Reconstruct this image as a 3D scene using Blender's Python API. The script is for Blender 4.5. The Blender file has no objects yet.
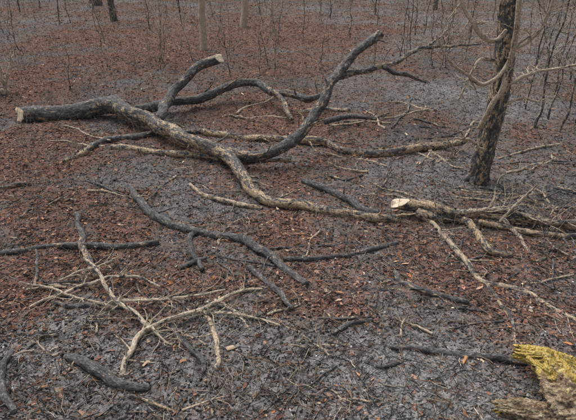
import bpy, math, random
import numpy as np
from mathutils import Vector
random.seed(7); RNG=np.random.default_rng(7)
np.seterr(all='ignore')

# ------------------------------------------------------------------ noise
def _h(i,j,k,seed):
    n=(i.astype(np.int64)*374761393+j.astype(np.int64)*668265263+k.astype(np.int64)*2147483647+seed*1274126177)&0xffffffff
    n=((n^(n>>13))*1274126177)&0xffffffff
    n=((n^(n>>16))*1246822519)&0xffffffff
    n=n^(n>>15)
    return (n&0xffffff)/float(0xffffff)*2-1
def vn(x,y,z=None,seed=0):
    x=np.asarray(x,float); y=np.asarray(y,float)
    z=np.zeros_like(x) if z is None else np.asarray(z,float)
    xi=np.floor(x);yi=np.floor(y);zi=np.floor(z)
    fx=x-xi;fy=y-yi;fz=z-zi
    fx=fx*fx*(3-2*fx);fy=fy*fy*(3-2*fy);fz=fz*fz*(3-2*fz)
    xi=xi.astype(np.int64);yi=yi.astype(np.int64);zi=zi.astype(np.int64)
    def pl(kz):
        a=_h(xi,yi,kz,seed);b=_h(xi+1,yi,kz,seed);c=_h(xi,yi+1,kz,seed);d=_h(xi+1,yi+1,kz,seed)
        return (a*(1-fx)+b*fx)*(1-fy)+(c*(1-fx)+d*fx)*fy
    p0=pl(zi)
    if np.all(fz==0): return p0
    return p0*(1-fz)+pl(zi+1)*fz
def fbm(x,y,z=None,o=4,seed=0):
    t=0;a=1;s=0;f=1
    for i in range(o):
        t=t+a*vn(np.asarray(x)*f,np.asarray(y)*f,None if z is None else np.asarray(z)*f,seed+i*17);s+=a;a*=.55;f*=2.03
    return t/s
def sst(a,b,x):
    t=np.clip((x-a)/(b-a),0,1);return t*t*(3-2*t)

# ------------------------------------------------------------------ camera geometry (used to survey the plot)
CAMZ=1.6; PITCH=math.radians(27.4); FP=520.0
ct,st=math.cos(PITCH),math.sin(PITCH)
def Hs(x,y):
    return 0.05*fbm(np.asarray(x)*.6,np.asarray(y)*.6,o=2,seed=3)+0.02*fbm(np.asarray(x)*2.7,np.asarray(y)*2.7,o=2,seed=9)
def Hf(x,y):
    x=np.asarray(x,float);y=np.asarray(y,float)
    far=1/(1+np.abs(y)/12)
    return Hs(x,y)+(0.016*fbm(x*9,y*9,o=3,seed=21)+0.009*np.abs(fbm(x*28,y*28,o=3,seed=33)))*far*1.3
def ray(u,v):
    a=(u-288)/FP;b=-(v-210)/FP
    return (a, ct+b*st, -st+b*ct)
def gp(u,v,h=0.0):
    d=ray(u,v);g=0.0
    for _ in range(4):
        t=(CAMZ-(g+h))/(-d[2]); x=d[0]*t;y=d[1]*t;g=float(Hs(x,y))
    return np.array([x,y,g+h]),t
def pd(u,v,yy):
    d=ray(u,v);t=yy/d[1]
    return np.array([d[0]*t,yy,CAMZ+d[2]*t]),t

# ------------------------------------------------------------------ mesh accumulator
class Acc:
    def __init__(s): s.v=[];s.f4=[];s.f3=[];s.tan=[];s.cut=[];s.pale=[];s.bark=[];s.n=0
    def add(s,v,f4,f3,tan,cut,pale,bark):
        v=np.asarray(v,float);s.v.append(v)
        if len(f4): s.f4.append(np.asarray(f4,int)+s.n)
        if len(f3): s.f3.append(np.asarray(f3,int)+s.n)
        m=len(v)
        s.tan.append(np.broadcast_to(tan,(m,)));s.cut.append(np.broadcast_to(cut,(m,)));s.pale.append(np.broadcast_to(pale,(m,)))
        s.bark.append(bark);s.n+=m
    def build(s,name,mat,smooth=True):
        v=np.concatenate(s.v)
        f4=np.concatenate(s.f4) if s.f4 else np.zeros((0,4),int)
        f3=np.concatenate(s.f3) if s.f3 else np.zeros((0,3),int)
        ob=mkmesh(name,v,f4,f3,mat,smooth)
        me=ob.data
        for nm,arr in (('tan',s.tan),('cut',s.cut),('pale',s.pale)):
            a=me.attributes.new(nm,'FLOAT','POINT');a.data.foreach_set('value',np.concatenate(arr).astype(np.float32))
        a=me.attributes.new('bark','FLOAT_VECTOR','POINT');a.data.foreach_set('vector',np.concatenate(s.bark).astype(np.float32).ravel())
        return ob
def mkmesh(name,v,f4,f3,mat,smooth=False,col=None):
    me=bpy.data.meshes.new(name)
    v=np.asarray(v,np.float32)
    me.vertices.add(len(v));me.vertices.foreach_set('co',v.ravel())
    loops=np.concatenate([np.asarray(f4,np.int32).ravel(),np.asarray(f3,np.int32).ravel()])
    n4,n3=len(f4),len(f3)
    me.loops.add(len(loops));me.loops.foreach_set('vertex_index',loops.astype(np.int32))
    me.polygons.add(n4+n3)
    starts=np.concatenate([np.arange(n4)*4,n4*4+np.arange(n3)*3]).astype(np.int32)
    me.polygons.foreach_set('loop_start',starts)
    me.polygons.foreach_set('use_smooth',np.full(n4+n3,smooth,bool))
    me.update(calc_edges=True)
    if col is not None:
        a=me.attributes.new('Col','FLOAT_COLOR','POINT')
        c=np.ones((len(v),4),np.float32);c[:,:3]=col;a.data.foreach_set('color',c.ravel())
    me.materials.append(mat)
    ob=bpy.data.objects.new(name,me);bpy.context.scene.collection.objects.link(ob);return ob

def catmull(P,step):
    P=np.asarray(P,float)
    if len(P)==2:
        n=max(3,int(np.linalg.norm(P[1,:3]-P[0,:3])/step));t=np.linspace(0,1,n)[:,None];return P[0]*(1-t)+P[1]*t
    Q=np.vstack([2*P[0]-P[1],P,2*P[-1]-P[-2]]);out=[]
    for i in range(1,len(Q)-2):
        L=np.linalg.norm(Q[i+1,:3]-Q[i,:3]);n=max(2,int(L/step));t=(np.arange(n)/n)[:,None]
        a,b,c,d=Q[i-1],Q[i],Q[i+1],Q[i+2]
        out.append(.5*((2*b)+(-a+c)*t+(2*a-5*b+4*c-d)*t**2+(-a+3*b-3*c+d)*t**3))
    out.append(Q[-2][None]);return np.vstack(out)

SEED=[0]
def tube(M,P,sides=10,cap0='round',cap1='round',pale=0.0,rough=1.0,wig=1.0,step=None,sl=1.0,sw=(0,-.8,.5)):
    """P rows: x,y,z,r,tan"""
    SEED[0]+=1;sd=SEED[0]*13
    P=np.asarray(P,float);rm=max(P[:,3].mean(),.0015)
    step=step or max(.006,rm*(.3 if sides>=14 else .45))
    C=catmull(P,step);p=C[:,:3].copy();r=np.clip(C[:,3],.0006,None);tn=C[:,4]
    s=np.concatenate([[0],np.cumsum(np.linalg.norm(np.diff(p,axis=0),axis=1))])
    env=np.minimum(1,np.minimum(s,s[-1]-s)/(s[-1]*.15+1e-6))
    for ax in range(3):
        p[:,ax]+=env*wig*(.65*r*vn(s/(rm*6+.01),s*0+ax*7.3,seed=sd)+.15*r*vn(s/(rm*2.5+.006),s*0+ax*5.3,seed=sd+8)+ .010*vn(s*7,s*0+ax*3.1,seed=sd+5)*(0.4 if ax==2 else 1))
    T=np.gradient(p,axis=0);T/=np.linalg.norm(T,axis=1)[:,None]+1e-9
    ref=np.array([0,0,1.]) if abs(T[0][2])<.9 else np.array([1.,0,0])
    N=np.zeros_like(p);n=np.cross(T[0],ref);n/=np.linalg.norm(n)
    for i in range(len(p)):
        n=n-T[i]*n.dot(T[i]);n/=np.linalg.norm(n)+1e-9;N[i]=n
    B=np.cross(T,N)
    a=np.arange(sides)/sides*2*np.pi
    A,S=np.meshgrid(a,s);R=np.broadcast_to(r[:,None],A.shape)
    ca,sa=np.cos(A),np.sin(A)
    f=1/(rm*2.2)
    d=1+rough*(.10*vn(ca*1.2+5,sa*1.2+5,S*f*.35,seed=sd+1)+.07*vn(ca*2.5+9,sa*2.5+9,S*f,seed=sd+2))
    if sides>=12: d=d+rough*(.07*vn(ca*4+9,sa*4+9,S*f*2.2,seed=sd+3)+.07*vn(ca*8+9,sa*8+9,S*f*5,seed=sd+4))
    for _ in range(int(s[-1]/(rm*9))):
        k=random.uniform(0,s[-1]);ka=random.uniform(0,6.28);da=np.abs((A-ka+np.pi)%(2*np.pi)-np.pi)
        d=d+rough*random.uniform(.1,.4)*np.exp(-((S-k)/(rm*.8))**2-(da/.5)**2)
    V=p[:,None,:]+(R*d*ca)[...,None]*N[:,None,:]+(R*d*sa)[...,None]*B[:,None,:]
    n0,n1=len(s),sides
    W_=np.array(sw,float)
    for cp,e0,sg in ((cap0,0,1),(cap1,-1,-1)):
        if cp!='cut': continue
        dist=S if e0==0 else s[-1]-S
        k=int(np.argmin(np.abs(dist[:,0]-r[e0]*2.5)));t0=(p[k]-p[e0]);t0/=np.linalg.norm(t0)
        w0=W_-t0*W_.dot(t0);rel=V-p[e0];sc_=(rel@w0)*sl;ax=rel@t0
        want=np.clip(sc_,-r[e0]*.6,r[e0]*3.2)
        near_=dist<r[e0]*4
        mv=np.where(near_,np.maximum(0,want-ax),0)
        V=V+mv[...,None]*t0
        rg=V[e0];V[e0]=rg+((want[e0]-(rg-p[e0])@t0))[:,None]*t0
    V=V.reshape(-1,3)
    idx=np.arange(n0*n1).reshape(n0,n1);nx=np.roll(idx,-1,axis=1)
    F=np.stack([idx[:-1],nx[:-1],nx[1:],idx[1:]],-1).reshape(-1,4)
    bark=np.stack([R*ca+sd*.37,R*sa,S*.5],-1).reshape(-1,3)
    M.add(V,F,[],np.repeat(tn,n1),0.0,pale,bark)
    for end,mode in ((0,cap0),(-1,cap1)):
        ring=V.reshape(n0,n1,3)[end];c=ring.mean(0);dr=-T[0] if end==0 else T[-1];rr=r[end]
        if mode=='cut':
            q=c+(ring-c)*.94+dr*rr*.08
            Vc=np.vstack([ring,q,q*.5+c*.5+dr*rr*.06,c+dr*rr*.09]);cut=np.r_[np.ones(n1)*.3,np.ones(2*n1+1)*1.0]
            i=np.arange(n1);j=(i+1)%n1
            f4=np.vstack([np.stack([i,j,j+n1,i+n1],1),np.stack([i+n1,j+n1,j+2*n1,i+2*n1],1)]);f3=np.stack([i+2*n1,j+2*n1,i*0+3*n1],1)
            M.add(Vc,f4,f3,float(tn[end]),cut,pale,(Vc-c)*1.0+sd)
        else:
            Vc=np.vstack([ring,c+(ring-c)*.6+dr*rr*.45,c+dr*rr*.7])
            i=np.arange(n1);j=(i+1)%n1
            f4=np.stack([i,j,j+n1,i+n1],1);f3=np.stack([i+n1,j+n1,i*0+2*n1],1)
            M.add(Vc,f4,f3,float(tn[end]),0.,pale,(Vc-c)+sd)
    return p,r

def br(M,L,tan=0.1,rs=.84,**k):
    """survey rows (u,v,height or None,r_px[,tan]) -> tube resting on the ground"""
    rows=[]
    for q in L:
        u,v,h,rp=q[:4];tv=q[4] if len(q)>4 else tan
        rp*=rs
        _,t=gp(u,v,0 if h is None else h);r=rp*t/FP
        P,t=gp(u,v,r*.75 if h is None else h)
        rows.append([*P,rp*t/FP,tv])
    rows=np.array(rows);rp=max(q[3] for q in L)
    k.setdefault('sides',28 if rp>5 else 18 if rp>2.5 else 8)
    return tube(M,rows,**k)
def twigs(M,p,r,n,lo=.05,hi=.2,tan=.3,pale=0.,up=.4,rr=.3,depth=1):
    for _ in range(n):
        i=random.randrange(int(len(p)*.08),len(p)-1);o=p[i];t=p[min(i+2,len(p)-1)]-p[max(i-2,0)];t/=np.linalg.norm(t)+1e-9
        d=np.array([random.gauss(0,1),random.gauss(0,1),abs(random.gauss(0,up))]);d-=t*d.dot(t)*.8;d/=np.linalg.norm(d)+1e-9
        d=d*.8+t*.6;L=random.uniform(lo,hi);r0=min(r[i]*.7,max(.0018,r[i]*rr))
        rows=[[*o,r0,tan]];q=o.copy()
        for j in range(4):
            d=d+np.array([random.gauss(0,.28),random.gauss(0,.28),random.gauss(0,.2)]);d/=np.linalg.norm(d)
            q=q+d*L/4;g=float(Hs(q[0],q[1]))+.004
            if q[2]<g:q[2]=g
            rows.append([*q,r0*(1-.2*(j+1)),tan])
        pp,rr2=tube(M,rows,sides=6,pale=pale,wig=.5)
        if depth>1: twigs(M,pp,rr2,2,lo*.5,hi*.5,tan,pale,up,.6,depth-1)

# ------------------------------------------------------------------ materials
def nodes(name,diffuse=False):
    m=bpy.data.materials.new(name);m.use_nodes=True;nt=m.node_tree;nt.nodes.clear()
    o=nt.nodes.new('ShaderNodeOutputMaterial');b=nt.nodes.new('ShaderNodeBsdfDiffuse' if diffuse else 'ShaderNodeBsdfPrincipled');nt.links.new(b.outputs[0],o.inputs[0]);return m,nt,b
def N(nt,t,**k):
    n=nt.nodes.new(t)
    for a,b in k.items(): setattr(n,a,b)
    return n
def noise(nt,vec,sc,det=4,ro=.6):
    n=N(nt,'ShaderNodeTexNoise');n.inputs['Scale'].default_value=sc;n.inputs['Detail'].default_value=det;n.inputs['Roughness'].default_value=ro
    if vec is not None: nt.links.new(vec,n.inputs['Vector'])
    return n.outputs['Fac']
def math_(nt,op,a,b=None,clamp=False):
    n=N(nt,'ShaderNodeMath',operation=op,use_clamp=clamp)
    for i,x in enumerate((a,b)):
        if x is None: continue
        if isinstance(x,(int,float)): n.inputs[i].default_value=x
        else: nt.links.new(x,n.inputs[i])
    return n.outputs[0]
def ramp(nt,fac,st_):
    n=N(nt,'ShaderNodeValToRGB');e=n.color_ramp.elements
    while len(e)<len(st_): e.new(.5)
    for i,(p,c) in enumerate(st_): e[i].position=p;e[i].color=(*c,1) if len(c)==3 else c
    nt.links.new(fac,n.inputs[0]);return n.outputs[0]
def mix(nt,f,a,b):
    n=N(nt,'ShaderNodeMix',data_type='RGBA')
    for i,x in ((0,f),(6,a),(7,b)):
        if isinstance(x,(int,float)): n.inputs[i].default_value=x
        elif isinstance(x,tuple): n.inputs[i].default_value=(*x,1)
        else: nt.links.new(x,n.inputs[i])
    return n.outputs[2]
def attr(nt,nm,out='Fac'):
    n=N(nt,'ShaderNodeAttribute',attribute_name=nm);return n.outputs[out]
def bump(nt,h,dist,strength=1.):
    n=N(nt,'ShaderNodeBump');n.inputs['Distance'].default_value=dist;n.inputs['Strength'].default_value=strength;nt.links.new(h,n.inputs['Height']);return n.outputs[0]

# wood
wood,nt,b=nodes('burnt_wood')
bv=attr(nt,'bark','Vector')
n1=noise(nt,bv,52,4,.72);n2=noise(nt,bv,180,3,.65);n3=noise(nt,bv,15,2,.5)
geo=N(nt,'ShaderNodeNewGeometry');sep=N(nt,'ShaderNodeSeparateXYZ');nt.links.new(geo.outputs['Normal'],sep.inputs[0])
nz=math_(nt,'MAXIMUM',sep.outputs[2],0)
m=math_(nt,'ADD',attr(nt,'tan'),math_(nt,'MULTIPLY',math_(nt,'SUBTRACT',n1,.5),2.8))
m=math_(nt,'ADD',m,math_(nt,'MULTIPLY',math_(nt,'SUBTRACT',n3,.5),1.5))
m=math_(nt,'SUBTRACT',m,math_(nt,'MULTIPLY',nz,.10))
mask=ramp(nt,m,[(.30,(0,0,0)),(.60,(1,1,1))])
chn=math_(nt,'ADD',math_(nt,'MULTIPLY',n2,.5),math_(nt,'MULTIPLY',n1,.5))
char=ramp(nt,chn,[(.36,(.020,.019,.019)),(.46,(.056,.053,.054)),(.56,(.13,.124,.126)),(.68,(.30,.29,.29))])
inner=ramp(nt,n2,[(.28,(.12,.075,.048)),(.42,(.25,.175,.11)),(.54,(.44,.335,.215)),(.70,(.64,.54,.38))])
pl=ramp(nt,n2,[(.3,(.20,.155,.115)),(.48,(.42,.35,.26)),(.7,(.64,.57,.45))])
inner=mix(nt,attr(nt,'pale'),inner,pl)
c=mix(nt,mask,char,inner)
cutc=ramp(nt,n1,[(.3,(.50,.38,.25)),(.5,(.68,.56,.40)),(.7,(.80,.72,.58))])
c=mix(nt,attr(nt,'cut'),c,cutc)
nt.links.new(c,b.inputs['Base Color']);b.inputs['Roughness'].default_value=.78
b.inputs['Specular IOR Level'].default_value=.3
nt.links.new(bump(nt,n1,.010,1.),b.inputs['Normal'])

# ground
gm,nt,b=nodes('burnt_soil',True)
tc=N(nt,'ShaderNodeTexCoord').outputs['Object']
a2=noise(nt,tc,75,4,.78);a3=noise(nt,tc,230,2,.7);a4=noise(nt,tc,23,3,.7)
soil=ramp(nt,a2,[(.32,(.034,.030,.029)),(.45,(.088,.079,.077)),(.56,(.18,.165,.162)),(.69,(.40,.375,.37))])
ash_haze_m=math_(nt,'MULTIPLY',attr(nt,'ash_haze'),ramp(nt,a4,[(.36,(0,0,0)),(.58,(1,1,1))]))
ashc=ramp(nt,a3,[(.3,(.14,.135,.133)),(.5,(.31,.30,.295)),(.7,(.55,.54,.53))])
lit=ramp(nt,a3,[(.28,(.066,.040,.032)),(.45,(.18,.100,.073)),(.58,(.31,.185,.14)),(.75,(.48,.34,.26))])
lm=math_(nt,'ADD',attr(nt,'litter'),math_(nt,'MULTIPLY',math_(nt,'SUBTRACT',a4,.5),2.8))
lm=math_(nt,'ADD',lm,math_(nt,'MULTIPLY',math_(nt,'SUBTRACT',a2,.5),1.8))
c=mix(nt,ash_haze_m,soil,ashc);c=mix(nt,ramp(nt,lm,[(.25,(0,0,0)),(.85,(.9,.9,.9))]),c,lit)
nt.links.new(c,b.inputs['Color']);b.inputs['Roughness'].default_value=.6
nt.links.new(bump(nt,a2,.014,.8),b.inputs['Normal'])

def debris_mat(name):
    m,nt,b=nodes(name,True);nt.links.new(attr(nt,'Col','Color'),b.inputs['Color']);b.inputs['Roughness'].default_value=.5;return m
leafm=debris_mat('dead_leaf');charm=debris_mat('charcoal');twigm=debris_mat('twig_bark')

# rotten wood
rot,nt,b=nodes('rotten_wood',True)
tc=N(nt,'ShaderNodeTexCoord').outputs['Object'];r1=noise(nt,tc,30,4,.65);r2=noise(nt,tc,130,3,.7)
ye=ramp(nt,r2,[(.3,(.30,.17,.04)),(.43,(.60,.41,.09)),(.55,(.80,.62,.20)),(.68,(.88,.80,.52))])
ta=ramp(nt,math_(nt,'ADD',math_(nt,'MULTIPLY',r1,.6),math_(nt,'MULTIPLY',r2,.4)),[(.34,(.07,.045,.032)),(.43,(.26,.175,.115)),(.53,(.52,.41,.28)),(.66,(.78,.70,.56))])
mm=math_(nt,'ADD',attr(nt,'yellow'),math_(nt,'MULTIPLY',math_(nt,'SUBTRACT',r1,.5),1.8))
c=mix(nt,ramp(nt,mm,[(.35,(0,0,0)),(.6,(1,1,1))]),ta,ye)
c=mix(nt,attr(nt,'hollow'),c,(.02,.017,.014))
nt.links.new(c,b.inputs['Color'])
nt.links.new(bump(nt,math_(nt,'ADD',r1,r2),.02,1),b.inputs['Normal'])

# ------------------------------------------------------------------ ground
BL=[(60,230,.7,.5),(40,165,.9,.5),(110,60,1.8,.3),(330,130,.8,.5),(285,225,.35,.5),(300,30,3,.3),(355,300,.35,.5),(90,285,.4,.5),(20,300,.3,.5),(250,120,.6,.4),(400,120,.5,.3),(180,40,2.5,.3),(300,185,.3,.4),(40,100,.8,.4),(400,240,.4,.3),(520,260,.4,.35),(480,150,.5,.15),(200,290,.3,.3),(500,330,.3,.3),
    (130,178,.4,-.45),(440,95,.9,-.2),(440,25,2.5,-.1),(250,375,.5,-.25),(430,385,.4,-.7),(210,205,.4,-.35),(30,15,4,.1),(545,110,1,-.2),(520,175,.6,-.3),(340,230,.3,-.35),(160,400,.3,-.2),(60,330,.3,-.35),(450,300,.4,-.15),(180,330,.3,-.2),(300,8,7,.15)]
BLW=[(gp(u,v)[0],r,a) for u,v,r,a in BL]
AS=[(440,395,.3,1.5),(400,378,.15,.9),(560,340,.2,.5),(440,25,3,.4),(130,178,.5,.5),(60,330,.35,.5),(300,160,.5,.3),(200,350,.5,.4),(430,95,.8,.4),(400,170,.5,.3),(30,10,4,.3),(230,15,5,.3)]  # ash patches; the far ones also paint pale distance haze into the ground
ASW=[(gp(u,v)[0],r,a) for u,v,r,a in AS]
def litter(x,y):
    L=.30+.6*fbm(x*.9,y*.9,o=4,seed=51)+.6*fbm(x*4,y*4,o=3,seed=61)
    for c,r,a in BLW: L=L+a*np.exp(-((x-c[0])**2+(y-c[1])**2)/r**2)
    return L
def ash_haze(x,y):
    L=.38+.6*fbm(x*.8,y*.8,o=4,seed=71)
    for c,r,a in ASW: L=L+a*np.exp(-((x-c[0])**2+(y-c[1])**2)/r**2)
    return np.clip(L,0,1)
def axis(fine,lim,g,end):
    a=[0.];s=fine
    while a[-1]<end:
        a.append(a[-1]+s)
        if a[-1]>lim: s*=g
    return np.array(a)
xp=axis(.016,3,1.03,160);X=np.concatenate([-xp[:0:-1],xp])
yp=axis(.013,3.6,1.006,7);s=yp[-1]-yp[-2]
yl=list(yp)
while yl[-1]<220: s*=1.02;yl.append(yl[-1]+s)
yn=-axis(.05,.3,1.15,40)[:0:-1]
Y=np.concatenate([yn,yl])
GX,GY=np.meshgrid(X,Y);GZ=Hf(GX,GY)
V=np.stack([GX,GY,GZ],-1).reshape(-1,3);ny,nx_=GX.shape
idx=np.arange(ny*nx_).reshape(ny,nx_)
F=np.stack([idx[:-1,:-1],idx[:-1,1:],idx[1:,1:],idx[1:,:-1]],-1).reshape(-1,4)
g=mkmesh('ground',V,F,np.zeros((0,3),int),gm,True)
for nm,fn in (('litter',litter),('ash_haze',ash_haze)):
    a=g.data.attributes.new(nm,'FLOAT','POINT');a.data.foreach_set('value',fn(V[:,0],V[:,1]).astype(np.float32))

# ------------------------------------------------------------------ scatter
def spots(n,near,far,power):
    u=RNG.random(n);e=1.0001-power
    d=(near**e+u*(far**e-near**e))**(1/e)
    x=RNG.uniform(-1,1,n)*(d*.75+.6)
    return x,d
def rotm(n,tilt):
    a=RNG.uniform(0,2*np.pi,n);t=RNG.normal(0,tilt,n);w=RNG.normal(0,tilt,n)
    ca,sa=np.cos(a),np.sin(a)
    ex=np.stack([ca,sa,np.sin(t)],1);ex/=np.linalg.norm(ex,axis=1)[:,None]
    up=np.stack([np.sin(w)*-sa,np.sin(w)*ca,np.ones(n)],1)
    ey=np.cross(up,ex);ey/=np.linalg.norm(ey,axis=1)[:,None];ez=np.cross(ex,ey)
    return ex,ey,ez
def scatter(name,x,y,size,shape,faces,mat,col,tilt,lift,jit=.15,smooth=False):
    n=len(x);ex,ey,ez=rotm(n,tilt);sh=np.asarray(shape,float);k=len(sh)
    S=sh[None]*size[:,None,:];S=S+np.clip(RNG.normal(0,jit,(n,k,3)),-2*jit,2*jit)*size[:,None,:]*.5
    o=np.stack([x,y,Hf(x,y)+lift],1)
    V=o[:,None]+S[...,0:1]*ex[:,None]+S[...,1:2]*ey[:,None]+S[...,2:3]*ez[:,None]
    f=np.asarray(faces);F=(f[None]+(np.arange(n)*k)[:,None,None]).reshape(-1,f.shape[1])
    c=np.repeat(col,k,axis=0)
    e4=np.zeros((0,4),int);e3=np.zeros((0,3),int)
    return mkmesh(name,V.reshape(-1,3),F if f.shape[1]==4 else e4,F if f.shape[1]==3 else e3,mat,smooth,c)
def pick(n,cols,w,var=.3):
    c=np.array(cols)[RNG.choice(len(cols),n,p=np.array(w)/sum(w))]
    return c*np.exp(RNG.normal(0,var,(n,1)))
# leaves
x,y=spots(190000,1.0,24,.75)
keep=RNG.random(len(x))<sst(.1,1.2,litter(x,y)+.4*vn(x*14,y*14,seed=91))*.9+.05
x,y=x[keep],y[keep];n=len(x)
sz=np.clip(RNG.lognormal(0,.45,(n,1)),.3,2.2)*np.array([[.0078,.0044,.0042]])*(1+.07*y[:,None])
leaf=[(-1,0,0),(-.4,.8,.35),(.5,.7,.3),(1.1,0,.1),(.5,-.7,.3),(-.4,-.8,.35)]
scatter('leaf_litter',x,y,sz,leaf,[(0,3,2,1),(0,5,4,3)],leafm,
  pick(n,[(.29,.158,.112),(.20,.108,.080),(.39,.25,.18),(.13,.10,.086),(.50,.40,.29),(.40,.19,.09)],[5,5,2.2,4.5,.7,.6],.3),.35,.003,.3)
# charcoal and ash bits
x,y=spots(150000,1.0,22,.8);n=len(x)
sz=np.clip(RNG.lognormal(0,.5,(n,1)),.25,2.2)*np.array([[.0042,.0032,.0024]])*np.exp(RNG.normal(0,.2,(n,3)))*(1+.06*y[:,None])
octa=[(1,0,0),(0,1,0),(-1,0,0),(0,-1,0),(0,0,1),(0,0,-1)]
of=[(0,1,4),(1,2,4),(2,3,4),(3,0,4),(1,0,5),(2,1,5),(3,2,5),(0,3,5)]
am=np.clip(sum(np.exp(-((x-c[0])**2+(y-c[1])**2)/(r*.9)**2) for c,r,a in ASW[:2]),0,1)
cc=pick(n,[(.033,.031,.031),(.088,.080,.078),(.20,.188,.185),(.42,.405,.40),(.18,.115,.088)],[6,6,4,1.,2.5])
cc=cc*(1-am[:,None])+np.maximum(cc,.24)*am[:,None]
scatter('charcoal_debris',x,y,sz,octa,of,charm,cc,.3,.001,.35,True)
# small twigs
x,y=spots(38000,1.0,20,.85);n=len(x)
L=RNG.lognormal(0,.6,n)*.024;w=RNG.uniform(.0007,.0018,n)*(1+.08*y)
tri=[(0,math.cos(a),math.sin(a)) for a in (1.57,3.66,5.76)]
tw=[];
for k,(px,py,pz) in enumerate([(-1,0,0),(-.1,.14,.05),(1,0,.0)]):
    for t in tri: tw.append((px,py,pz,*t))
def twigscatter(name,x,y,L,w,col,tilt,lift,mat):
    n=len(x);ex,ey,ez=rotm(n,tilt);T=np.array(tw)
    bend=RNG.normal(0,1.6,(n,1));
    Sx=T[None,:,0]*L[:,None];Sy=T[None,:,1]*L[:,None]*bend+T[None,:,4]*w[:,None];Sz=T[None,:,2]*L[:,None]+T[None,:,5]*w[:,None]
    o=np.stack([x,y,Hf(x,y)+lift],1)
    V=o[:,None]+Sx[...,None]*ex[:,None]+Sy[...,None]*ey[:,None]+Sz[...,None]*ez[:,None]
    f=[]
    for r_ in range(2):
        for i in range(3): j=(i+1)%3;f.append((r_*3+i,r_*3+j,r_*3+3+j,r_*3+3+i))
    f=np.array(f);F=(f[None]+(np.arange(n)*9)[:,None,None]).reshape(-1,4)
    return mkmesh(name,V.reshape(-1,3),F,np.zeros((0,3),int),mat,True,np.repeat(col,9,axis=0))
twigscatter('scattered_twigs',x,y,L,w,pick(n,[(.045,.043,.043),(.11,.10,.095),(.22,.17,.13),(.46,.39,.31),(.27,.17,.12)],[6.5,5,3,2.2,2]),.16,.005,twigm)

# ------------------------------------------------------------------ fallen tree
M=Acc()
p,r=br(M,[(18,115,None,9,.25),(45,114,None,9,.12),(75,112,None,9,.12),(103,107,.12,9.5,.2),(128,111,.13,8.5,.25),(150,118,.13,8,.3),(167,130,.12,8,.42),(190,141,.11,7.5,.47),(215,150,.1,7.5,.42),(234,162,.09,6.5,.42),(245,180,.07,6,.45),(256,195,None,6,.58),(270,203,None,5.5,.6),(300,207,None,5.5,.6),(340,212,None,5.3,.58),(375,218,None,5,.55),(398,219,None,5,.5)],cap0='cut',sl=1.5,sw=(0,-.9,.35),rs=.9)
twigs(M,p,r,12,.08,.3,.45)
p,r=br(M,[(158,119,.13,5.5),(170,100,.2,5.5),(188,81,.32,5),(203,67,.42,5),(220,58,.5,5.5,.3)],tan=.12,cap1='cut',sl=1.,rs=.88)
p,r=br(M,[(135,110,.13,6),(160,105,.1,5.5),(185,101,.1,5),(207,95,.13,5),(228,86,.18,5),(248,83,.2,4.5),(268,89,.2,4.5,.2),(290,95,.18,4,.2),(308,99,.18,3.8,.1),(325,94,.2,3)],tan=.05)
twigs(M,p,r,9,.1,.35,.3)
br(M,[(268,89,.2,3.5),(281,98,.15,3,.4),(285,108,.1,3,.5),(292,119,.05,2.5,.4)],tan=.3)
p,r=br(M,[(222,150,.1,6.5,.4),(243,156,.1,6.5,.25),(262,156,.12,6.5,.15),(282,149,.16,6.8,.15),(299,134,.25,6.5,.2),(313,116,.35,6.2,.25),(328,93,.5,6.,.15),(345,65,.68,5.6,.15),(360,50,.78,5.,.2),(381,33,.86,4.8,.25)],tan=.1,cap1='cut',sl=1.)
twigs(M,p,r,7,.1,.3,.4)
p,r=br(M,[(338,77,.6,4.5),(358,72,.6,3.6,.25),(378,68,.58,3.2,.35),(395,62,.58,3.,.35),(410,54,.6,2.6,.3),(425,47,.62,2.2,.3),(448,46,.6,1.6,.3),(480,44,.55,1,.3)],tan=.2)
twigs(M,p,r,10,.15,.45,.3)
br(M,[(384,67,.58,3),(398,73,.52,2.6,.1),(412,77,.48,2),(426,82,.42,1)],tan=.1)
br(M,[(425,47,.62,2),(436,40,.66,1.4),(447,30,.7,1.),(452,12,.8,.7)],tan=.3)
M.build('fallen_burnt_tree',wood)

def one(name,L,tw_=0,tl=.2,tt=.3,pl_=0.,dep=1,**k):
    M=Acc();p,r=br(M,L,pale=pl_,**k)
    if tw_: twigs(M,p,r,tw_,.04,tl,tt,pl_,depth=dep)
    return M.build(name,wood)
FB='fallen_branch'
one(FB,[(203,132,None,4,.55),(225,135,None,4,.65),(250,137,None,4.2,.55),(278,138,None,4.2,.65),(308,139,.06,4.5,.55),(325,144,None,4.5,.4),(345,151,None,4.5,.4),(372,153,None,5,.5),(400,151,None,5,.55),(430,147,None,4.5,.5),(466,141,.1,3.5,.5)],12,.4,.5)
one(FB,[(64,161,None,3,.4),(82,152,None,3.5,.4),(98,143,None,4,.2),(118,138,None,4,.2),(140,136,None,4,.1),(160,132,None,3)],3)
one(FB,[(112,147,None,3.5,.5),(130,148,None,4,.6),(152,151,None,4,.5),(180,154,None,4,.55),(210,155,.05,4,.5),(245,160,None,3.5,.35),(290,160,None,3,.4)],6)
one(FB,[(190,184,None,2,.6),(203,194,None,3,.6),(220,201,None,3,.65),(240,205,None,3,.6),(262,208,None,2.5,.5)],3,pl_=.5)
one(FB,[(303,181,None,3.5),(322,188,None,4),(340,196,None,4.5),(360,207,None,4.5,.1),(378,214,None,4)],2,tan=.05)
one(FB,[(150,133,None,3,.2),(180,133,None,3,.35),(205,131,None,3.5,.5)],2)
one(FB,[(325,122,.1,3.5,.0),(350,116,.1,3),(376,119,.08,2)],3,tan=.05)
one(FB,[(300,112,.1,2.5,.7),(325,109,.1,2.5,.7),(350,110,.08,2,.5)],2,pl_=.3)
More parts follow.
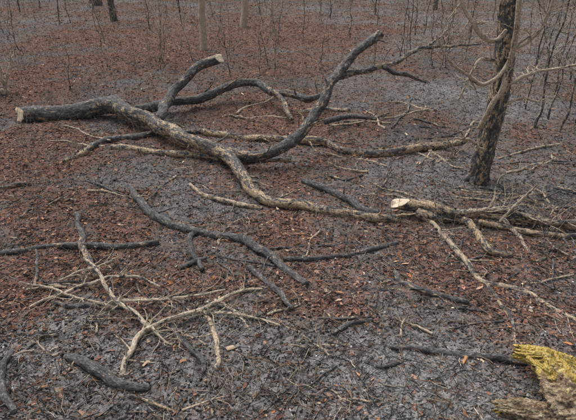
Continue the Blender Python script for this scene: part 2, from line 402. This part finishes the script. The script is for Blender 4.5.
one(FB,[(330,176,None,1.8,.3),(345,180,None,1.8,.4),(363,175,None,1.5,.3)],2)
M=Acc()
br(M,[(396,203,.09,7,.4),(415,207,.07,7,.45),(440,212,.06,6.2,.5),(470,214,.05,5.,.5),(505,217,.05,4.6,.5),(540,222,None,4.6,.55),(578,226,None,4.6,.55),(625,236,None,4.5,.5)],cap0='cut',sl=2.,sw=(0,-.3,1))
p,r=br(M,[(418,212,.05,5,.4),(435,216,.04,5,.45),(455,220,None,4.6,.4),(470,228,None,4.6,.5),(482,240,None,4.6,.55),(492,251,None,4.2,.6),(511,255,None,3.5,.5)]);twigs(M,p,r,3,.05,.2,.5)
p,r=br(M,[(418,214,.05,3.3,.4),(430,221,None,3.3,.5),(445,236,None,3.3,.55),(462,256,None,3.3,.6),(474,273,None,3.4,.6),(487,283,None,3.3,.65),(510,287,None,3.2,.65),(530,294,None,3,.65),(552,308,None,2.7,.65),(580,322,None,2.5,.6)],pale=.6,wig=.6);twigs(M,p,r,9,.06,.3,.6,.6)
br(M,[(486,283,None,2.5,.5),(495,298,None,2.5,.45),(508,314,None,2.5,.3),(513,333,None,2.2,.3),(516,352,None,1.8,.3)])
p,r=br(M,[(455,213,.06,3.5,.55),(490,210,.09,3.3,.6),(520,214,.08,3.,.6),(550,221,.06,2.8,.6),(590,222,.05,2.5,.6)],pale=.7);twigs(M,p,r,18,.1,.4,.75,.9,depth=2)
br(M,[(498,212,.06,2.5,.6),(508,224,.04,2.5,.65),(520,238,None,2.5,.65),(530,253,None,2,.7)],pale=.8)
br(M,[(480,222,.03,3.5,.5),(510,229,None,3.5,.5),(540,235,None,3.6,.55),(575,236,None,3.5,.55)])
p,r=br(M,[(500,222,.03,2,.7),(512,208,.12,2,.7),(525,197,.2,1.6,.7),(537,184,.3,1.,.7)],pale=.9);twigs(M,p,r,9,.05,.25,.8,.9,depth=2)
M.build('cut_log',wood)
M=Acc()
p,r=br(M,[(130,186,None,3.5),(137,198,None,4.5),(147,211,None,5),(165,221,None,4.8),(190,231,None,4.8,.1),(212,235,None,4.5),(235,239,None,5),(252,245,None,5),(267,255,None,5,.1),(280,266,None,4.5),(293,275,None,4.5),(306,284,None,4)],tan=.03);twigs(M,p,r,5,.05,.2,.1)
br(M,[(194,231,None,3.5),(190,243,None,3.5,.1),(194,256,None,3.5,.25),(202,269,None,3,.1)],tan=.1)
M.build(FB,wood)
one(FB,[(284,259,None,3),(310,259,None,2.8),(340,256,None,2.8),(370,250,None,3),(397,243,None,3)],2,tan=.05)
one(FB,[(248,267,None,3.5),(262,278,None,3.5),(273,288,None,4),(284,298,None,3.5),(292,308,None,3)],2,tan=.1)
one(FB,[(-25,256,None,3),(0,253,None,3.5),(25,250,None,3.2),(55,246,None,3.2),(90,247,None,3.8,.1),(125,246,None,4,.05),(158,242,None,3)],4,tan=.05)
one(FB,[(77,214,None,3.5,.1),(80,228,None,4,.15),(84,245,None,4.2,.35),(89,260,None,4.2,.45),(96,277,None,3.5,.6)],2)
one(FB,[(68,357,None,5),(85,363,None,7),(98,373,None,7.5),(113,383,None,7),(130,387,None,6),(149,388,None,4)],1,tan=-.05,rs=.78)
one(FB,[(12,350,None,3),(6,366,None,4),(2,380,None,4.5),(5,395,None,4.5),(14,412,None,4)],1,tan=0)
one(FB,[(390,347,None,3),(410,348,None,4),(440,352,None,4.2),(470,355,None,4.2),(500,358,None,4.5),(525,364,None,3.5)],1,tan=.05,rs=.85)
one(FB,[(395,272,None,3),(405,283,None,4,.2),(422,290,None,4),(445,296,None,3.5),(468,302,None,3)],2,tan=.1,rs=.85)
one(FB,[(170,322,None,2.5),(178,335,None,3.5),(190,346,None,3.5,.2),(200,358,None,3.5),(204,372,None,2.5)],1,tan=.05)
one(FB,[(203,312,None,2.5,.7),(209,325,None,3,.75),(215,342,None,3,.7),(217,356,None,3.4,.7),(217,369,None,3,.6)],0,pl_=.5)
one(FB,[(333,333,None,3.5),(348,325,None,3),(372,320,None,2.5)],2,tan=.1)
one(FB,[(55,303,None,2.5),(75,306,None,3),(100,305,None,3.5,.2),(125,307,None,3)],2,tan=.1)
one(FB,[(362,362,None,3),(385,366,None,3),(410,360,None,2.5)],2,tan=.1,rs=.8)
one(FB,[(180,268,None,2.5),(193,262,None,3),(205,258,None,2.5)],1,tan=.0)
one(FB,[(318,318,None,2),(335,320,None,2.5),(355,318,None,2)],1,tan=.1)
one(FB,[(36,250,None,1.8),(36,268,None,2),(34,285,None,1.6)],1,tan=.3)
one(FB,[(-10,190,None,3,.3),(8,188,None,3,.3),(25,184,None,2.5)],1)
one(FB,[(130,395,None,1.6,.4),(150,403,None,1.8,.4),(175,413,None,1.5,.5)],2)
# pale brushwood, left foreground
M=Acc();B_=dict(pale=.95)
for L in ([(122,376,None,2.8),(126,358,.02,3),(134,341,.03,3),(148,328,.04,3),(170,320,.04,2.6),(195,311,.04,2.4),(220,298,.04,2),(242,290,.03,1.6),(262,289,.02,1.2)],
 [(150,327,.04,2.6),(133,314,.05,2.4),(118,302,.06,2.2),(108,288,.06,2),(98,272,.06,1.6),(84,258,.05,1.1)],
 [(30,307,None,1.4),(50,297,.02,1.8),(72,290,.03,2),(95,283,.04,2.1),(112,276,.05,2),(135,278,.04,1.6),(160,287,.02,1.2)],
 [(112,300,.04,1.8),(140,301,.05,1.9),(165,300,.04,1.8),(195,296,.03,1.6),(225,290,.02,1.2)],
 [(150,327,.04,2),(160,336,.03,1.6),(172,345,None,1.2)],
 [(195,311,.03,1.8),(222,312,.03,1.8),(250,316,.02,1.5),(280,325,None,1.1),(300,332,None,.8)],
 [(215,300,.03,1.6),(235,312,.02,1.4),(250,330,None,1.1)],
 [(60,280,.03,1.2),(78,272,.05,1.3),(100,266,.05,1.2),(118,257,.06,.9)],
 [(20,282,.05,.9),(48,288,.03,1.2),(78,298,.03,1.4),(110,306,.03,1.3)]):
    p,r=br(M,[(*q,.78) for q in L],rs=.95,**B_);twigs(M,p,r,9,.04,.2,.7,.95,depth=2,rr=.45)
M.build('brushwood',wood)
for (u,v,n_) in ((395,285,3),(470,255,4),(540,275,4),(330,345,2),(300,300,2),(560,200,7),(500,195,7),(530,215,5),(360,120,3),(40,345,3),(100,320,4),(160,300,4),(200,330,3),(60,290,4),(440,160,4),(540,160,5),(240,260,2),(480,320,2),(350,400,2),(250,110,2),(300,240,2),(60,200,2),(420,330,2),(420,110,3),(350,160,3),(180,180,2),(230,230,2),(120,190,2),(300,380,2),(200,400,2),(450,130,4),(90,140,2),(560,250,4),(390,190,3)):
    M=Acc()
    for _ in range(n_):
        a=random.uniform(0,6.28);L=random.uniform(20,42);uu=u+random.uniform(-20,20);vv=v+random.uniform(-8,8)
        pr=[(uu+math.cos(a)*L*t+random.uniform(-4,4),vv+math.sin(a)*L*.4*t+random.uniform(-2,2),None if t<.5 else random.uniform(0.01,.05),1.2-t*.4) for t in (-1,-.4,.2,.8)]
        tv=random.choice([.1,.35,.65,.75]);p,r=br(M,pr,tan=tv,pale=.7);twigs(M,p,r,4,.04,.2,tv,.7)
    M.build('twig_pile',wood)

# ------------------------------------------------------------------ standing tree
def vert_tree(M,base,h,r0,lean=(0,0),tan=0.,sides=20,flare=1.25,wob=.03,pale=0.,nb=6,bl=1.,cap='round',hb=.4,tap=.75,tn2=.3,br_=.5):
    rows=[];k=9
    for i in range(k+1):
        t=i/k
        rows.append([base[0]+lean[0]*t*h+random.gauss(0,wob)*(t>0),base[1]+lean[1]*t*h+random.gauss(0,wob)*(t>0),base[2]-.06+t*h,r0*(1-tap*t)*(flare if i==0 else 1),tan])
    rows.insert(1,[rows[0][0],rows[0][1],base[2]+.06,r0*1.06,rows[0][4]])
    p,r=tube(M,rows,sides=sides,pale=pale,wig=.5,cap1=cap,step=max(.012,r0*.3))
    for _ in range(nb):
        i=int(len(p)*random.uniform(hb,.97));o=p[i];a=random.uniform(0,6.28);L=bl*random.uniform(.4,1)*(1-i/len(p)*.5)
        d=np.array([math.cos(a),math.sin(a),random.uniform(.3,1.2)]);d/=np.linalg.norm(d);rr_=[];q=o.copy();rb=r[i]*br_
        for j in range(5):
            rr_.append([*q,rb*(1-.18*j),tn2]);d=d+np.array([random.gauss(0,.2),random.gauss(0,.2),random.gauss(.05,.15)]);d/=np.linalg.norm(d);q=q+d*L/4
        pp,r2=tube(M,rr_,sides=5,pale=pale,wig=.4);twigs(M,pp,r2,4,L*.2,L*.5,tn2,pale,depth=1,rr=.6)
    return p,r
M=Acc()
base,t=gp(478,181)
p,r=vert_tree(M,base,6.5,9.4*t/FP,(.0,.0),tan=.3,sides=36,wob=.014,nb=10,bl=1.6,hb=.45,flare=1.1,tap=.5)
for a in (.3,1.6,2.9,4.2,5.4):
    q=base+np.array([math.cos(a)*.1,math.sin(a)*.1,-.02])
    tube(M,[[*(base+np.array([0,0,.12])),.036,.2],[*(base*.45+q*.55+np.array([0,0,.04])),.031,.1],[*q,.018,.1]],sides=10)
yb=base[1]
def air(L,tan=.6,pale=.6,tw_=3,tl=.25,dy=0):
    rows=[]
    for q in L:
        P,t=pd(q[0],q[1],yb+dy+(q[3] if len(q)>3 else 0));rows.append([*P,q[2]*.95*t/FP,tan])
    p,r=tube(M,rows,sides=10,pale=pale,wig=.8);twigs(M,p,r,tw_,.06,tl,tan,pale,rr=.5,depth=2)
air([(480,128,2.5,-.08),(488,108,3,-.15),(499,92,3.2,-.16),(507,70,3,-.14),(514,42,3,-.16),(519,15,2.8,-.2),(524,-20,2.5,-.2)],.7,.7,7)
air([(455,-25,1.6,-.1),(463,5,2,-.1),(473,22,2.4,-.12),(484,36,2.6,-.12),(497,40,2.2,-.1),(506,30,1.8,-.1)],.85,.9,8)
air([(510,60,2.2,-.1),(500,75,2.2,-.14),(483,84,2,-.2),(462,72,1.6,-.3),(447,55,1.2,-.35),(436,35,.8,-.4)],.75,.8,6)
air([(505,85,2,-.05),(520,78,2,0),(538,72,1.6,.05),(560,68,1.2,.1),(590,62,1,.1)],.85,.9,9)
air([(512,50,2,-.05),(528,40,1.8,-.05),(545,22,1.5,-.1),(556,-10,1.2,-.1)],.85,.9,9)
air([(495,60,1.8,-.1),(478,62,1.6,-.2),(458,100,1.2,-.3)],.6,.8,5)
air([(484,150,1.6,-.08),(470,140,1.5,-.15),(455,138,1.,-.2)],.7,.8,2)
air([(500,108,1.6,-.05),(520,98,1.4,-.05),(540,102,1,-.1)],.8,.9,6)
M.build('burnt_tree',wood)

# ------------------------------------------------------------------ distant standing trees and saplings
for (u,v,rp,h,tn,pa,ln) in ((204,50,3.6,5,1.,.95,(.02,0)),(244,27,3.6,5,1.,.95,(.03,0)),(114,21,3.3,5,.2,.3,(0,0)),(98,5,4.5,6,.2,.3,(0,0)),(435,10,2.5,4,.2,.3,(.01,0)),(92,3,2,4,.2,.3,(-.03,0))):
    M=Acc();b0,t=gp(u,v);vert_tree(M,b0,h,rp*t/FP,ln,tan=tn,sides=14,pale=pa,nb=8,bl=1.4,wob=.02,hb=.35);M.build('young_tree',wood)
SAP=[(275,72,1.2,2.2,.6,(-.02,0)),(258,85,.9,1.4,.5,(.05,0)),(303,40,.9,1.8,.5,(.03,0)),(350,38,.9,1.6,.4,(0,0)),(160,62,.9,1.2,.4,(.1,0)),(150,30,.9,1.8,.3,(0,0)),(60,25,1.,2,.3,(.05,0)),
 (535,128,1.6,2.4,.3,(.02,0)),(548,118,1.3,2,.4,(.06,0)),(560,132,1.5,2.2,.3,(.08,0)),(575,125,1.6,2.4,.4,(0,0)),(525,110,1.2,2,.3,(.02,0)),(555,95,1.2,2,.4,(-.03,0)),(540,85,1,2,.4,(0.05,0)),(570,80,1.2,2.2,.3,(0,0)),
 (400,60,.8,1.4,.3,(.05,0)),(440,70,.8,1.2,.3,(.1,0)),(415,35,.9,1.8,.3,(-.04,0)),(465,60,.9,1.8,.3,(.02,0)),(330,18,1,2,.3,(0,0)),(375,15,1,2,.3,(0,0)),(180,12,1,2,.3,(0,0)),(20,12,1,2.2,.3,(0,0)),(40,8,1,2,.3,(.03,0)),(230,75,.7,1.,.2,(-.1,0)),(70,90,.7,.7,.2,(.1,0)),(450,160,.8,.6,.5,(.1,0)),(320,70,.7,.9,.3,(.1,0))]
for _ in range(52):
    u_=random.choice([random.uniform(0,576),random.uniform(0,576),random.uniform(420,576)]);SAP.append((u_,random.uniform(0,75),random.uniform(.45,.8),random.uniform(.8,2.2),random.choice([.25,.45,.7]),(random.gauss(0,.12),random.gauss(0,.05))))
for u,v,rp,h,tn,ln in SAP:
    M=Acc();b0,t=gp(u,v);vert_tree(M,b0,h,rp*.8*t/FP,ln,tan=tn,sides=6,pale=.8,nb=12,bl=.7,wob=.012,hb=.12,flare=1.,br_=.6,tn2=tn+.1);M.build('burnt_sapling',wood)
M=Acc()
for a in range(6):
    b0,t=gp(-2+a*2,95);vert_tree(M,b0,random.uniform(.5,.9),1.3*t/FP,(random.uniform(-.5,.6),random.uniform(-.2,.2)),tan=.9,sides=7,pale=.9,nb=7,bl=.4,hb=.3,flare=1.,wob=.015,tn2=.9)
M.build('bare_shrub',wood)

# burnt undergrowth: thin upright stems
n=5600;x,y=spots(n,2.4,26,.45)
M=Acc()
for i in range(n):
    xx,yy=x[i],y[i];g0=float(Hs(xx,yy));h=random.uniform(.05,.3)*(1+yy*.06);r0=random.uniform(.0008,.0016)*(1+.06*yy)
    dx,dy=random.gauss(0,.4)*h,random.gauss(0,.4)*h
    P=np.array([[xx,yy,g0-.01],[xx+dx*.4+random.gauss(0,.02),yy+dy*.4,g0+h*.5],[xx+dx,yy+dy,g0+h]]);rr_=[r0,r0*.8,r0*.4]
    a=np.array([0,2.09,4.19]);Vv=np.concatenate([P[k]+np.stack([np.cos(a)*rr_[k],np.sin(a)*rr_[k],a*0],1) for k in range(3)])
    f=[(k*3+q,k*3+(q+1)%3,k*3+3+(q+1)%3,k*3+3+q) for k in range(2) for q in range(3)]
    M.add(Vv,f,[],random.choice([0,.1,.3,.6,.8]),0.,.6,Vv+i*.1)
M.build('burnt_undergrowth',wood)

# distant woodland beyond the plot
M=Acc()
for i in range(170):
    yy=random.uniform(19,75);xx=random.uniform(-1,1)*(yy*.9+4);h=random.uniform(6,12);r0=random.uniform(.06,.16)
    rows=[[xx,yy,-.1,r0,random.choice([0.1,.3,.5])]]
    for k in range(1,5): rows.append([xx+random.gauss(0,.12),yy+random.gauss(0,.12),h*k/4,r0*(1-.22*k),.3])
    p,r=tube(M,rows,sides=7,step=.4,wig=.5)
    for _ in range(9):
        j=random.randrange(int(len(p)*.3),len(p)-1);a=random.uniform(0,6.28);L=random.uniform(.8,2.6);o=p[j];e=o+np.array([math.cos(a)*L,math.sin(a)*L,L*.8])
        mi=(o+e)/2+np.array([0,0,random.uniform(-.2,.2)]);tube(M,[[*o,r0*.3,.3],[*mi,r0*.2,.3],[*e,r0*.05,.3]],sides=4,step=.4,wig=.5)
M.build('distant_trees',wood)

# ------------------------------------------------------------------ rotten broken log, lower right
def lump(axis_pts,rads,yel,seed,sides=80,step=.003,amp=.22):
    C=catmull(np.array([[*a,r_,y_] for a,r_,y_ in zip(axis_pts,rads,yel)]),step)
    p=C[:,:3];r=C[:,3];yv=C[:,4];T=np.gradient(p,axis=0);T/=np.linalg.norm(T,axis=1)[:,None]
    U=np.array([0,0,1.]);Nn=np.cross(T,U);Nn/=np.linalg.norm(Nn,axis=1)[:,None];Bb=np.cross(Nn,T)
    s=np.concatenate([[0],np.cumsum(np.linalg.norm(np.diff(p,axis=0),axis=1))])
    a=np.arange(sides)/sides*2*np.pi;A,S=np.meshgrid(a,s);ca,sa=np.cos(A),np.sin(A)
    d=1+amp*vn(ca*1.5+4,sa*1.5+4,S*9,seed=seed)+amp*.9*vn(ca*3+4,sa*3+4,S*25,seed=seed+1)+amp*.8*vn(ca*6+9,sa*6+9,S*60,seed=seed+2)+amp*.6*vn(ca*12,sa*12,S*150,seed=seed+3)
    jag=(s[-1]*.14)*vn(ca*2.2+1,sa*2.2+1,S*0+.3,seed=seed+5)+(s[-1]*.06)*vn(ca*7+1,sa*7+1,S*0+.3,seed=seed+6)
    w=(S/s[-1])**3
    R=r[:,None]*d
    V=p[:,None]+(R*ca)[...,None]*Nn[:,None]+(R*sa)[...,None]*Bb[:,None]+(jag*w)[...,None]*T[:,None]
    n0=len(s);Y_=np.broadcast_to(yv[:,None],A.shape)+.3*sa
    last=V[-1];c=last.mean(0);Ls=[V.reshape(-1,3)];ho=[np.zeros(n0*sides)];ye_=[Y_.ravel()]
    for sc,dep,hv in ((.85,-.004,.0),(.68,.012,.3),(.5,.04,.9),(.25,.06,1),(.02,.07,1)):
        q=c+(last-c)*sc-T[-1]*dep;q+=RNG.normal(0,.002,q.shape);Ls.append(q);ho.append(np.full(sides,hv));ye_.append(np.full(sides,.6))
    V=np.vstack(Ls);k=n0+5
    idx=np.arange(k*sides).reshape(k,sides);nx=np.roll(idx,-1,axis=1)
    F=np.stack([idx[:-1],nx[:-1],nx[1:],idx[1:]],-1).reshape(-1,4)
    return V,F,np.concatenate(ye_),np.concatenate(ho)
Vs=[];Fs=[];Ye=[];Ho=[];off=0
def W(u,v,h): return gp(u,v,h)[0]
for ax,rd,yl_,sd in (
  ([W(625,455,.05),W(595,425,.07),W(572,398,.09),W(558,378,.11),W(546,362,.13)],[.10,.09,.075,.062,.05],[-.4,-.2,.0,.3,.9],301),
  ([W(610,450,.03),W(575,427,.03),W(548,416,.03),W(523,411,.035),W(501,408,.035)],[.09,.065,.042,.034,.027],[-.4,-.5,-.5,-.4,-.3],333),
  ([W(610,388,.04),W(588,376,.08),W(566,366,.10),W(542,357,.1),W(520,352,.09)],[.05,.045,.042,.037,.026],[.1,.5,.8,1.,1.1],377)):
    V,F,yv,hv=lump(ax,rd,yl_,sd);Vs.append(V);Fs.append(F+off);Ye.append(yv);Ho.append(hv);off+=len(V)
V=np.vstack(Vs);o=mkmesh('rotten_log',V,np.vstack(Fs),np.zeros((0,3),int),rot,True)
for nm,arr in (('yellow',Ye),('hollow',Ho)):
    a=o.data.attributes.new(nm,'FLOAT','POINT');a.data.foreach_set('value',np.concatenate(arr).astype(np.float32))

# wood chips
n=45;us=RNG.uniform(0,576,n);vs=RNG.uniform(20,400,n)
XY=np.array([gp(a,b_)[0][:2] for a,b_ in zip(us,vs)])
ex=np.array([gp(*q)[0][:2] for q in ((402,100),(398,103),(408,98),(330,38),(328,36),(15,292),(340,295),(45,390),(495,345),(28,30))]);XY=np.vstack([XY,ex]);n=len(XY)
box=[(-1,-.3,-1),(1,-1,-1),(.8,.6,-1),(-1,1,-1),(-.9,-.3,1),(.8,-.9,1),(.7,.5,1),(-.9,.8,1)]
bf=[(0,3,2,1),(4,5,6,7),(0,1,5,4),(1,2,6,5),(2,3,7,6),(3,0,4,7)]
sz=np.exp(RNG.normal(0,.3,(n,1)))*np.array([[.010,.005,.0015]])*(1+.12*XY[:,1:2])
scatter('wood_chips',XY[:,0],XY[:,1],sz,box,bf,leafm,pick(n,[(.55,.43,.30),(.46,.25,.13),(.34,.23,.15)],[2,2,2],.2),.3,.01,.6)

# ------------------------------------------------------------------ light, sky, camera
w=bpy.data.worlds.new("World");bpy.context.scene.world=w;w.use_nodes=True;nt=w.node_tree
bg=nt.nodes['Background'];sky=nt.nodes.new('ShaderNodeTexSky');sky.sky_type='NISHITA';sky.sun_disc=False
EL,AZ=math.radians(60),math.radians(-35)
sky.sun_elevation=EL;sky.sun_rotation=AZ;sky.dust_density=5;sky.air_density=1;sky.ozone_density=1
hs=nt.nodes.new('ShaderNodeHueSaturation');hs.inputs['Saturation'].default_value=.35
nt.links.new(sky.outputs[0],hs.inputs['Color']);nt.links.new(hs.outputs[0],bg.inputs[0]);bg.inputs[1].default_value=.15
sd=bpy.data.lights.new('sun','SUN');sd.energy=2.4;sd.angle=math.radians(60);sd.color=(1,.95,.91)
so=bpy.data.objects.new('sun',sd);bpy.context.scene.collection.objects.link(so)
dv=Vector((math.sin(AZ)*math.cos(EL),math.cos(AZ)*math.cos(EL),math.sin(EL)))
so.rotation_euler=dv.to_track_quat('Z','Y').to_euler()
cd=bpy.data.cameras.new('camera');co=bpy.data.objects.new('camera',cd);bpy.context.scene.collection.objects.link(co)
co.location=(0,0,CAMZ);co.rotation_euler=(math.radians(90)-PITCH,0,0);cd.sensor_width=36;cd.lens=FP/576*36;cd.clip_end=1000;cd.clip_start=.05
bpy.context.scene.camera=co
sc=bpy.context.scene;sc.view_settings.view_transform='Standard';sc.view_settings.look='None';sc.view_settings.exposure=0
